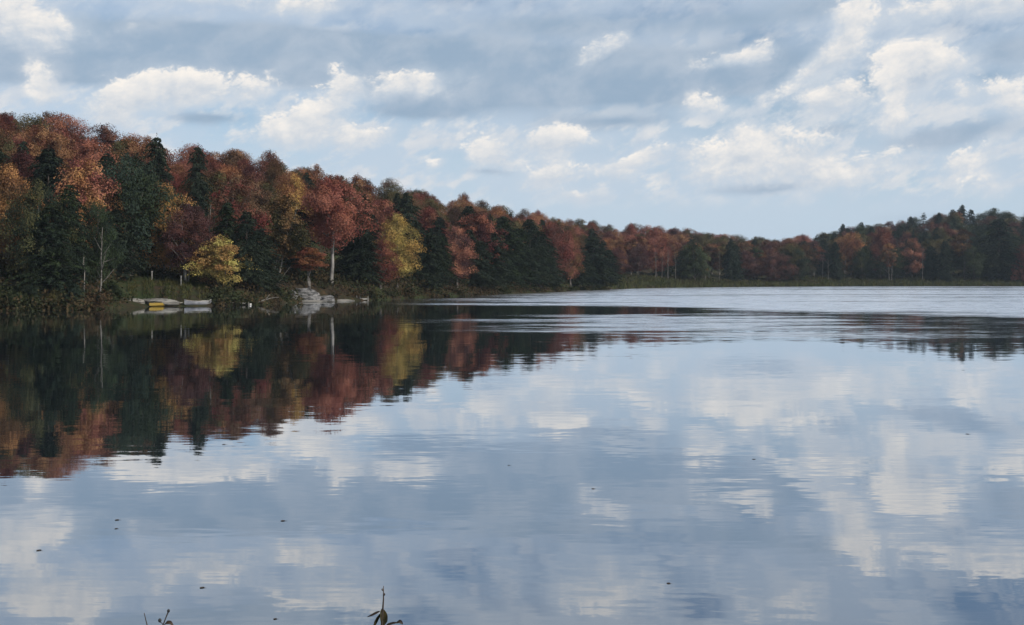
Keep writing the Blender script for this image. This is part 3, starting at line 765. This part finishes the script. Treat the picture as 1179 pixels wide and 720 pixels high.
def rowboat(px, off, z, rz):
    x, y, _ = at(px, off)
    root = link('rowboat', None, None, (x, y, z), rz); tag(root, 'grey rowboat moored at the bank between the stone ledge and the narrow dock', 'boat')
    L, Wd, Hd = 2.6, 1.0, .40
    b, v, n, mm = hull(L, Wd, Hd, M_GREYHULL, 'hull', sheer=.35)
    link('hull', b.mesh('hull', M_GREYHULL, True), root)
    for s in (-1, 1):
        g = MB(); pts = [v[i*mm+(0 if s < 0 else mm-1)] for i in range(n)]
        g.tube([(p[0], p[1], p[2]+.01) for p in pts], [.03]*n, 6)
        link('gunwale', g.mesh('gunwale', M_WOOD, True), root)
    for sx in (-.6, .1, .75):
        q = MB(); q.box((sx-.1, -.40, Hd*.72), (sx+.1, .40, Hd*.72+.03)); link('bench', q.mesh('bench', M_WOOD), root)
rowboat(228, .3, .02, .75)
def dock(name, px0, px1, off0, off1, z, wd, mat, label, posts, ph=.35):
    x0, y0, _ = at(px0, off0); x1, y1, _ = at(px1, off1)
    L = math.hypot(x1-x0, y1-y0)
    root = link(name, None, None, (x0, y0, 0), math.atan2(y1-y0, x1-x0)); tag(root, label, 'dock')
    b = MB(); k = 0; xx = 0.0
    b.box((0, -wd/2+.05, z-.10), (L, -wd/2+.12, z-.002)); b.box((0, wd/2-.12, z-.10), (L, wd/2-.05, z-.002))
    while xx < L-.05:
        b.box((xx, -wd/2, z), (min(xx+.135, L), wd/2, z+.035)); xx += .145
    link('deck', b.mesh('deck', mat), root)
    for (s, side) in posts:
        p = MB(); p.tube([(s*L, side*(wd/2+.04), -1.0), (s*L, side*(wd/2+.04), z), (s*L, side*(wd/2+.04), z+ph)], [.045, .045, .045], 8)
        link('post', p.mesh('post', mat, True), root)
    return root
dock('narrow_dock', 241, 285, -.1, -.6, .22, .9, M_WOOD, 'narrow weathered plank dock running along the shore under the small golden tree', [(.1, 1), (.55, 1), (.97, 1), (.97, -1)], .06)
dock('little_dock', 403, 422, -.2, -.3, .20, .9, M_WOOD, 'little pale dock with short posts right of the rock outcrop', [(.3, -1), (.5, -1), (.62, 1), (.97, -1)], .38)
# mooring buoy at the end of the narrow dock
x, y, _ = at(288.5, -.7)
root = link('mooring_buoy', None, None, (x, y, 0)); tag(root, 'small white mooring buoy floating off the end of the narrow dock', 'buoy')
b = MB(); a = np.linspace(-.5*np.pi, .5*np.pi, 12)
b.tube([(0, 0, .07+.11*math.sin(q)) for q in a], [max(.005, .12*math.cos(q)) for q in a], 16); link('float', b.mesh('float', M_WHITE, True), root)
b = MB(); b.tube([(0, 0, .17), (0, 0, .22), (0, 0, .25)], [.03, .03, .022], 8); link('mooring_eye', b.mesh('mooring_eye', M_DARK, True), root)
# driftwood
x, y, _ = at(296, -.3)
b = MB(); b.tube([(-.9, 0, .02), (-.2, .05, .16), (.5, .0, .38), (1.3, .1, .62), (2.0, 0, .70)], [.07, .065, .05, .03, .012], 7); b.tube([(.5, 0, .38), (.9, .2, .66), (1.1, .25, .95)], [.03, .02, .008], 5)
tag(link('driftwood_branch', b.mesh('driftwood_branch', M_DEAD, True), None, (x, y, 0)), 'dark driftwood branch poking out of the water beyond the white buoy', 'branch')
# posts on the grassy bank
for (px, off, h, lab) in [(175, 7, .8, 'pale wooden post with a flat cap on the grassy bank above the kayak'), (208.5, 4.2, .9, 'slim white wooden post on the grassy bank above the grey rowboat')]:
    x, y, z = at(px, off)
    root = link('marker_post', None, None, (x, y, z)); tag(root, lab, 'post')
    b = MB(); b.box((-.04, -.04, -.3), (.04, .04, h)); link('shaft', b.mesh('shaft', M_WOOD), root)
    b = MB(); b.box((-.06, -.06, h+.002), (.06, .06, h+.05)); b.add([(-.06, -.06, h+.05), (.06, -.06, h+.05), (.06, .06, h+.05), (-.06, .06, h+.05), (0, 0, h+.11)], [(0, 1, 4), (1, 2, 4), (2, 3, 4), (3, 0, 4)]); link('cap', b.mesh('cap', M_WOOD), root)

# ------------------------------------------------------------------ leaves floating on the lake
def float_leaf(seed, s):
    rng = np.random.default_rng(seed); b = MB(); n = 9
    out_ = []
    for k in range(n):
        u = k/(n-1); w = .42*math.sin(math.pi*u**.8)*(1+.25*(k % 2))
        out_.append((u, w))
    v = []; f = []
    for (u, w) in out_:
        for q in (-1, 0, 1):
            v.append(((u-.5)*s, q*w*s, s*(.012+.03*abs(q)*w*2*rng.uniform(.5, 1)+.05*(u-.5)**2)))
    for k in range(n-1):
        for j in range(2): f.append((k*3+j, (k+1)*3+j, (k+1)*3+j+1, k*3+j+1))
    b.add(v, f)
    b.tube([(.48*s, 0, s*.025), (.8*s, .05*s, s*.05)], [.02*s, .012*s], 5)
    return b.mesh('floating_leaf', M_DEADLEAF, True)
for k, (px, py, s, lab) in enumerate([(326, 600, .085, 'curled dark leaf floating alone below the left tree reflection, stem raised'), (135, 599, .08, 'flat dark leaf floating near left edge, upper of a close pair'), (134, 609, .06, 'tiny dark leaf floating near left edge, lower of a close pair'),
      (233, 677, .07, 'long thin leaf floating above the small left-hand sprig'), (45, 634, .08, 'dark leaf floating closest to the left edge'), (317, 713, .05, 'tiny dark leaf floating between the two foreground plants'), (770, 672, .06, 'dark leaf floating lower right of the foreground sapling'),
      (868, 529, .08, 'dark leaf floating on the cloud reflection right of centre'), (1114, 500, .10, 'small dark leaf floating far right on the blue reflection'), (683, 563, .07, 'small dark leaf floating in the middle of the lake'), (258, 512, .10, 'small leaf floating at the jagged edge of the tree reflection'), (586, 536, .06, 'tiny leaf floating near the centre of the lake')]):
    d = F*EYE/(py-HOR); x = (px-W0/2)/F*d
    tag(link('floating_leaf', float_leaf(k+20, s*.65), None, (x, d, .002), rnd.uniform(-.5, .5)), lab, 'leaf', 'leaves floating on the lake')

# ------------------------------------------------------------------ the two plants on the near bank
def blade_leaf(path, Wd, mat, side, parent, Y, org, fold=.3):
    """a leaf along a path; side = direction across the blade"""
    pp = np.array([pixel(a, c_, Y) for a, c_ in path])-org; n = 14
    k = np.linspace(0, len(pp)-1, n); pts = np.stack([np.interp(k, np.arange(len(pp)), pp[:, q]) for q in range(3)], 1)
    pts[1:-1] = (pts[:-2]+2*pts[1:-1]+pts[2:])/4
    sd_ = np.array(side, float); sd_ /= np.linalg.norm(sd_); b = MB(); v = []; f = []
    for i in range(n):
        u = i/(n-1); w = Wd/2*max(.03, math.sin(math.pi*min(1, u*.96+.02)**.85)**.75)
        t_ = pts[min(i+1, n-1)]-pts[max(i-1, 0)]; nn = np.cross(t_, sd_); nn /= np.linalg.norm(nn)+1e-9
        for j in range(7):
            q = -1+j/3; v.append(pts[i]+sd_*q*w+nn*(fold*abs(q)*w+.06*w*math.sin(i*1.7+j)))
    for i in range(n-1):
        for j in range(6): f.append((i*7+j, (i+1)*7+j, (i+1)*7+j+1, i*7+j+1))
    b.add(v, f)
    return link('leaf', b.mesh('leaf', mat, True), parent)
def pixel(px, py, Y):
    return np.array([(px-W0/2)/F*Y, Y, EYE+(HOR-py)/F*Y])
YB = 2.6
p0 = pixel(440, 720, YB); gx_, gy_ = p0[0]-.06, YB+.05
base = np.array([gx_, gy_, float(ground(gx_, gy_))])
root = link('bank_sapling', None, None, base); tag(root, 'young sapling on the near bank, bare budded twig above drooping olive leaves', 'sapling')
L_ = lambda p: np.asarray(p)-base
b = MB(); pts = [L_(base-(0, 0, .1)), L_(base+(0.0, 0, .25)), L_(pixel(437, 790, YB)), L_(pixel(440, 712, YB)), L_(pixel(441.5, 690, YB)), L_(pixel(441.5, 675, YB))]
b.tube(pts, [.007, .0062, .005, .0028, .0017, .0009], 7)
for py in (684.5, 679): b.tube([L_(pixel(441.5, py+2, YB)), L_(pixel(440 if py < 680 else 442.8, py, YB)), L_(pixel(440 if py < 680 else 443, py-1.6, YB))], [.0012, .0022, .0004], 6)
link('stem', b.mesh('stem', M_TWIG, True), root)
for path, wd, side, mt in [([(440, 701), (441.5, 708), (442, 716), (440, 722)], .0185, (1, .35, 0), M_NEARLEAF), ([(437.5, 704), (433, 705.5), (428, 708), (422.5, 710.5)], .0075, (.3, .6, 1), M_BROWNLEAF),
        ([(437, 707), (434.5, 711), (432, 717), (429, 726)], .0125, (1, .7, .3), M_NEARLEAF), ([(440, 728), (446, 719.5), (453, 717.5), (459, 717)], .0065, (.1, .7, 1), M_BROWNLEAF), ([(456, 717.5), (460, 715.5), (462.5, 717), (464, 719)], .0085, (.2, .5, 1), M_BROWNLEAF),
        ([(439, 740), (448, 738), (457, 746), (462, 760)], .035, (.4, 1, .5), M_NEARLEAF), ([(438, 750), (428, 748), (420, 757), (415, 772)], .035, (.4, -1, .5), M_NEARLEAF), ([(437, 775), (446, 772), (456, 782), (462, 800)], .04, (.4, 1, .5), M_NEARLEAF)]:
    blade_leaf(path, wd, mt, side, root, YB, base)
YC = 2.7
p0 = pixel(185, 760, YC); base = np.array([p0[0], YC, float(ground(p0[0], YC))])
root = link('bank_weed', None, None, base); tag(root, 'wispy dry weed on the near bank with two dark seed heads, near bottom left', 'plant')
for pts, rr in [([base-(0, 0, .1), pixel(180, 780, YC), pixel(173, 735, YC), pixel(166, 706, YC)], [.004, .003, .002, .0009]), ([base-(0, 0, .1), pixel(182, 770, YC), pixel(187, 722, YC), pixel(193.5, 704, YC)], [.004, .003, .0018, .001])]:
    b = MB(); b.tube([L_(p) for p in pts], rr, 6); link('stalk', b.mesh('stalk', M_TWIG, True), root)
for q, s in (((194, 703.5), .0036), ((184, 714.5), .0042)):
    b = MB(); a = np.linspace(-.5*np.pi, .5*np.pi, 9); c = L_(pixel(*q, YC))
    b.tube([c+np.array([0, 0, s*math.sin(k)*1.2]) for k in a], [max(.0003, s*math.cos(k)) for k in a], 10)
    st = L_(pixel(188, 720, YC)); b.tube([st, (st+c)/2, c-(0, 0, s)], [.001, .001, .001], 5)
    link('seed_head', b.mesh('seed_head', M_DARK, True), root)
for path, wd, side in [([(188, 722), (192, 717), (196.5, 717), (201, 723)], .010, (.2, .8, .8)), ([(184, 750), (176, 746), (168, 752), (162, 765)], .02, (.3, 1, .4)), ([(183, 760), (192, 757), (199, 765), (204, 780)], .02, (.3, 1, .4))]:
    blade_leaf(path, wd, M_BROWNLEAF, side, root, YC, base)

# ------------------------------------------------------------------ camera, sun, sky
cam = bpy.data.cameras.new('camera'); cam.sensor_fit = 'HORIZONTAL'; cam.sensor_width = 36.0
cam.lens = 36.0*F/W0; cam.shift_y = -(H0/2-HOR)/W0; cam.clip_start = .05; cam.clip_end = 9000
co = link('camera', cam, None, (0, 0, EYE)); co.rotation_euler = (rad(90), 0, 0)
SC.camera = co

SUN_EL, SUN_AZ = 34.0, 118.0           # azimuth clockwise from the view direction: from the right, a little behind the camera
sd = bpy.data.lights.new('sun', 'SUN'); sd.energy = 3.9; sd.angle = rad(3); sd.color = (1.0, .93, .84)
so = link('sun', sd, None, (0, 0, 60)); so.rotation_euler = (rad(90-SUN_EL), 0, rad(180-SUN_AZ))

m, t, out = new_mat('haze_air')
pv = t.n('ShaderNodeVolumePrincipled'); pv.inputs['Color'].default_value = (.70, .84, 1.0, 1); pv.inputs['Density'].default_value = 0.00014; pv.inputs['Anisotropy'].default_value = 0.0
t.put(out.inputs['Volume'], pv.outputs[0])
b = MB(); b.box((-1700, -1700, -5.0), (1700, 1700, 62.0)); hz = link('haze', b.mesh('haze', m)); tag(hz, kind='stuff')
w = bpy.data.worlds.new('World'); SC.world = w; w.use_nodes = True
t = NT(w.node_tree); out = t.n('ShaderNodeOutputWorld'); bg = t.n('ShaderNodeBackground')
STR = 0.10
bg.inputs['Strength'].default_value = STR
sky = t.n('ShaderNodeTexSky', sky_type='NISHITA'); sky.sun_disc = False
sky.sun_elevation = rad(SUN_EL); sky.sun_rotation = rad(SUN_AZ); sky.altitude = 400; sky.air_density = 1.0; sky.dust_density = 0.6; sky.ozone_density = 1.5
tc = t.n('ShaderNodeTexCoord'); D = t.vec('NORMALIZE', tc.outputs['Generated'])
dx, dy, dz = t.sep(D)[:3]
az = t.math('ARCTAN2', dx, dy); el = t.math('ARCSINE', dz)
# direction in degrees-like units (about one photo pixel each)
Q = t.xyz(t.math('MULTIPLY', az, F), t.math('MULTIPLY', el, F), 0.0)
Qn = t.vec('MULTIPLY', Q, (1/150, 1/105, 1))
warp = t.vec('SUBTRACT', t.noise(Qn, 1.0, 5, .62, out=1), (.5, .5, .5))
Qw = t.vec('ADD', Q, t.vec('MULTIPLY', warp, (95, 55, 0)))
def uv(px, py):
    a = math.atan((px-W0/2)/F)
    return a*F, math.atan((HOR-py)/F*math.cos(a))*F
Qg = t.vec('ADD', Q, t.vec('MULTIPLY', warp, (60, 20, 0)))
def blobs(lst, sc_, Qx, height=False):
    acc = None; hac = None
    for (px, py, rx, ry, rot, wt) in lst:
        u, v = uv(px, py)
        mp = t.n('ShaderNodeMapping', vector_type='TEXTURE')
        mp.inputs['Location'].default_value = (u, v, 0); mp.inputs['Rotation'].default_value = (0, 0, rad(rot)); mp.inputs['Scale'].default_value = (rx*sc_, ry*sc_*1.1, 1)
        t.put(mp.inputs['Vector'], Qx)
        g = t.n('ShaderNodeTexGradient', gradient_type='QUADRATIC_SPHERE'); t.put(g.inputs[0], mp.outputs[0])
        gv = g.outputs['Fac']
        acc = t.math('MULTIPLY', gv, wt) if acc is None else t.math('MULTIPLY_ADD', gv, wt, acc)
        if height:
            y_ = t.math('MULTIPLY', t.sep(mp.outputs[0])[1], wt)
            hac = t.math('MULTIPLY', gv, y_) if hac is None else t.math('MULTIPLY_ADD', gv, y_, hac)
    return (acc, hac) if height else acc
WHITE = [(165, 112, 62, 34, 10, 1.1), (225, 98, 50, 26, 0, 1.0), (290, 108, 50, 22, 0, .7), (48, 95, 22, 26, 50, .7), (20, 20, 110, 30, 0, .9), (345, 2, 60, 16, 0, .9),
         (400, 92, 30, 22, 30, .9), (368, 128, 50, 26, 35, 1.1), (335, 152, 45, 24, 20, .9), (405, 160, 70, 16, 10, 1.0), (470, 98, 80, 20, 5, .75), (558, 174, 32, 28, 30, 1.1), (505, 188, 16, 10, 40, .8),
         (635, 162, 60, 20, 5, .85), (625, 203, 38, 22, 10, .95), (660, 227, 28, 12, 0, .9), (728, 182, 45, 14, 15, .9), (850, 185, 80, 30, 8, 1.15), (920, 178, 60, 30, 0, .8), (985, 200, 75, 18, 12, .85),
         (975, 35, 30, 55, -32, 1.1), (930, 82, 45, 22, 35, .8), (952, 117, 36, 24, 25, 1.0), (868, 145, 50, 24, 5, .75), (815, 120, 60, 18, 0, .7), (1040, 92, 46, 36, 40, 1.2), (1088, 74, 50, 18, 10, 1.0),
         (1020, 136, 32, 22, 0, 1.0), (1112, 112, 24, 24, 0, .8), (1165, 116, 34, 24, 0, .9), (1142, 212, 36, 30, 60, .8), (1115, 186, 40, 14, 15, .7), (690, 50, 80, 14, 22, .4), (852, 60, 50, 14, 10, .8),
         (1085, 10, 110, 34, 10, .75), (700, 200, 60, 14, 0, .4),
         # above the picture, seen only in the water
         (60, -45, 120, 34, 0, .9), (400, -50, 110, 30, 10, .8), (700, -40, 110, 26, 0, .8), (240, -25, 60, 24, 0, .7), (900, -60, 90, 30, 0, .5)]
GREY = [(-60, 58, 300, 26, -1, 1.5), (170, 54, 360, 30, -1, 2.0), (420, 60, 200, 22, -2, 1.3), (560, 86, 190, 26, 3, 1.4), (690, 92, 210, 28, 3, 2.0), (830, 88, 120, 28, 8, 1.2), (640, 30, 200, 26, 0, .7), (850, 22, 120, 22, 0, .5),
        (1090, 158, 110, 20, 5, .8), (250, 138, 80, 14, 0, .8), (480, 128, 90, 14, 0, .9), (890, 215, 100, 9, 3, .7), (1165, 60, 60, 26, 0, .7), (960, 150, 60, 14, 10, .5), (560, 200, 60, 8, 0, .5), (300, -75, 400, 30, 0, .9), (950, 5, 60, 20, 0, .4), (700, 140, 120, 14, 0, .7), (1060, 250, 120, 10, 0, .3)]
HOLES = [(858, 52, 60, 26, 10, 1.0), (190, 82, 70, 8, 0, .9), (1000, 95, 34, 22, 40, .9), (620, 112, 120, 8, 2, .4), (1150, 90, 50, 14, 0, .6), (940, 60, 30, 30, 0, .5), (1179, -60, 120, 40, 0, 1.2), (520, -15, 60, 20, 0, .6)]
def tilt(v, deg, sx, sy):
    mp = t.n('ShaderNodeMapping', vector_type='TEXTURE'); mp.inputs['Rotation'].default_value = (0, 0, rad(deg)); mp.inputs['Scale'].default_value = (sx, sy, 1)
    t.put(mp.inputs['Vector'], v); return mp.outputs[0]
fb = t.noise(tilt(Q, 14, 70, 46), 1.0, 7, .57, dist=.2)
fb2 = t.noise(tilt(t.vec('ADD', Q, (7, 8, 0)), 14, 70, 46), 1.0, 7, .57, dist=.2)
big = t.noise(t.vec('MULTIPLY', Q, (1/260, 1/120, 1)), 1.0, 4, .55)
# elsewhere in the sky: fair weather cloud in a plane overhead
zc = t.math('MAXIMUM', dz, .06)
PL = t.xyz(t.math('DIVIDE', dx, zc), t.math('DIVIDE', dy, zc), 0.0)
gen = t.noise(PL, .9, 7, .58, dist=.3)
inz = t.math('MULTIPLY', t.ss(t.math('ABSOLUTE', az), .55, .75, 1.0, 0.0), t.ss(el, .26, .36, 1.0, 0.0))
gcov = t.ss(gen, .46, .62)
bw, bh = blobs(WHITE, 1.52, Qw, True); bgx = blobs(GREY, 1.6, Qg)
vo = t.n('ShaderNodeTexVoronoi', feature='F1'); t.put(vo.inputs['Vector'], tilt(Qw, 10, 34, 25)); vo.inputs['Detail'].default_value = 3.0; vo.inputs['Roughness'].default_value = .55; vo.normalize = True
bil = t.math('SUBTRACT', .38, vo.outputs['Distance'])
dw = t.math('ADD', bw, t.math('ADD', t.math('MULTIPLY', t.math('SUBTRACT', fb, .5), 2.4), t.math('MULTIPLY', bil, .75)))
hgt = t.math('DIVIDE', bh, t.math('ADD', bw, .05))
cw = t.math('MULTIPLY', t.ss(dw, t.ss(hgt, -.25, .35, .10, .28), t.ss(hgt, -.25, .35, .95, .58)), t.ss(bw, .0, .20))
dg = t.math('ADD', bgx, t.math('ADD', t.math('MULTIPLY', t.math('SUBTRACT', big, .5), .7), t.math('MULTIPLY', t.math('SUBTRACT', fb, .5), .45)))
holes = t.ss(t.math('ADD', blobs(HOLES, 1.6, Qw), t.math('MULTIPLY', t.math('SUBTRACT', fb, .5), .4)), .1, .6)
cg = t.math('MULTIPLY', t.ss(dg, .10, .58), inz)
cw = t.math('MULTIPLY', cw, inz)
relief = t.math('MULTIPLY_ADD', t.math('SUBTRACT', fb, fb2), 3.4, .50, clamp=True)
k_ = 1/STR
def C(r, g, b): return (r*k_, g*k_, b*k_, 1)
low = t.ss(el, .02, .20, 1.0, 0.0)
base = t.mix(t.math('MULTIPLY', low, .8), sky.outputs[0], C(.47, .59, .74))
veil = t.mix(t.math('MULTIPLY', t.ss(t.math('ADD', big, t.math('MULTIPLY', t.math('SUBTRACT', fb, .5), .5)), .26, .54), t.math('MULTIPLY', t.math('SUBTRACT', 1.0, t.math('MULTIPLY', holes, inz)), t.ss(el, .03, .09, .22, .68))), base, C(.51, .59, .69))
c = t.mix(t.math('MULTIPLY', cg, .92), veil, t.mix(t.ss(fb, .35, .7), C(.285, .385, .505), C(.40, .475, .57)))
pf = t.noise(tilt(Q, 24, 58, 27), 1.0, 7, .60)
pband = t.math('MULTIPLY', t.ss(el, .055, .085), t.math('MULTIPLY', t.ss(el, .17, .235, 1.0, .35), inz))
c = t.mix(t.math('MULTIPLY', t.math('MULTIPLY', t.ss(pf, .46, .60), pband), t.math('MULTIPLY', t.math('SUBTRACT', 1.0, cg), .75)), c, t.mix(relief, C(.52, .58, .66), C(.80, .77, .74)))
wcol = t.mix(t.math('ADD', t.math('MULTIPLY', relief, .55), t.math('ADD', t.math('MULTIPLY', bil, .5), t.math('MULTIPLY_ADD', hgt, .75, .22)), clamp=True), C(.43, .51, .61), C(.92, .86, .79))
soft = t.math('MULTIPLY', t.math('MULTIPLY', t.ss(t.math('ADD', bw, t.math('MULTIPLY', t.math('SUBTRACT', fb, .5), .5)), .00, .55), .75), inz)
c = t.mix(soft, c, C(.56, .62, .69))
c = t.mix(t.math('MULTIPLY', cw, .92), c, wcol)
gcol = t.mix(t.ss(gen, .5, .75), C(.80, .80, .80), C(.42, .47, .55))
c = t.mix(t.math('MULTIPLY', gcov, t.math('MULTIPLY', t.math('SUBTRACT', 1.0, inz), .9)), c, gcol)
t.put(bg.inputs['Color'], c); t.put(out.inputs[0], bg.outputs[0])
w.cycles.sampling_method = 'MANUAL'; w.cycles.sample_map_resolution = 512

SC.view_settings.view_transform = 'Standard'; SC.view_settings.look = 'None'; SC.view_settings.gamma = 1.0
SC.view_settings.exposure = 0.14; SC.view_settings.use_curve_mapping = False
SC.cycles.max_bounces = 5; SC.cycles.diffuse_bounces = 2; SC.cycles.glossy_bounces = 2; SC.cycles.transmission_bounces = 2; SC.cycles.transparent_max_bounces = 4
SC.cycles.use_denoising = True
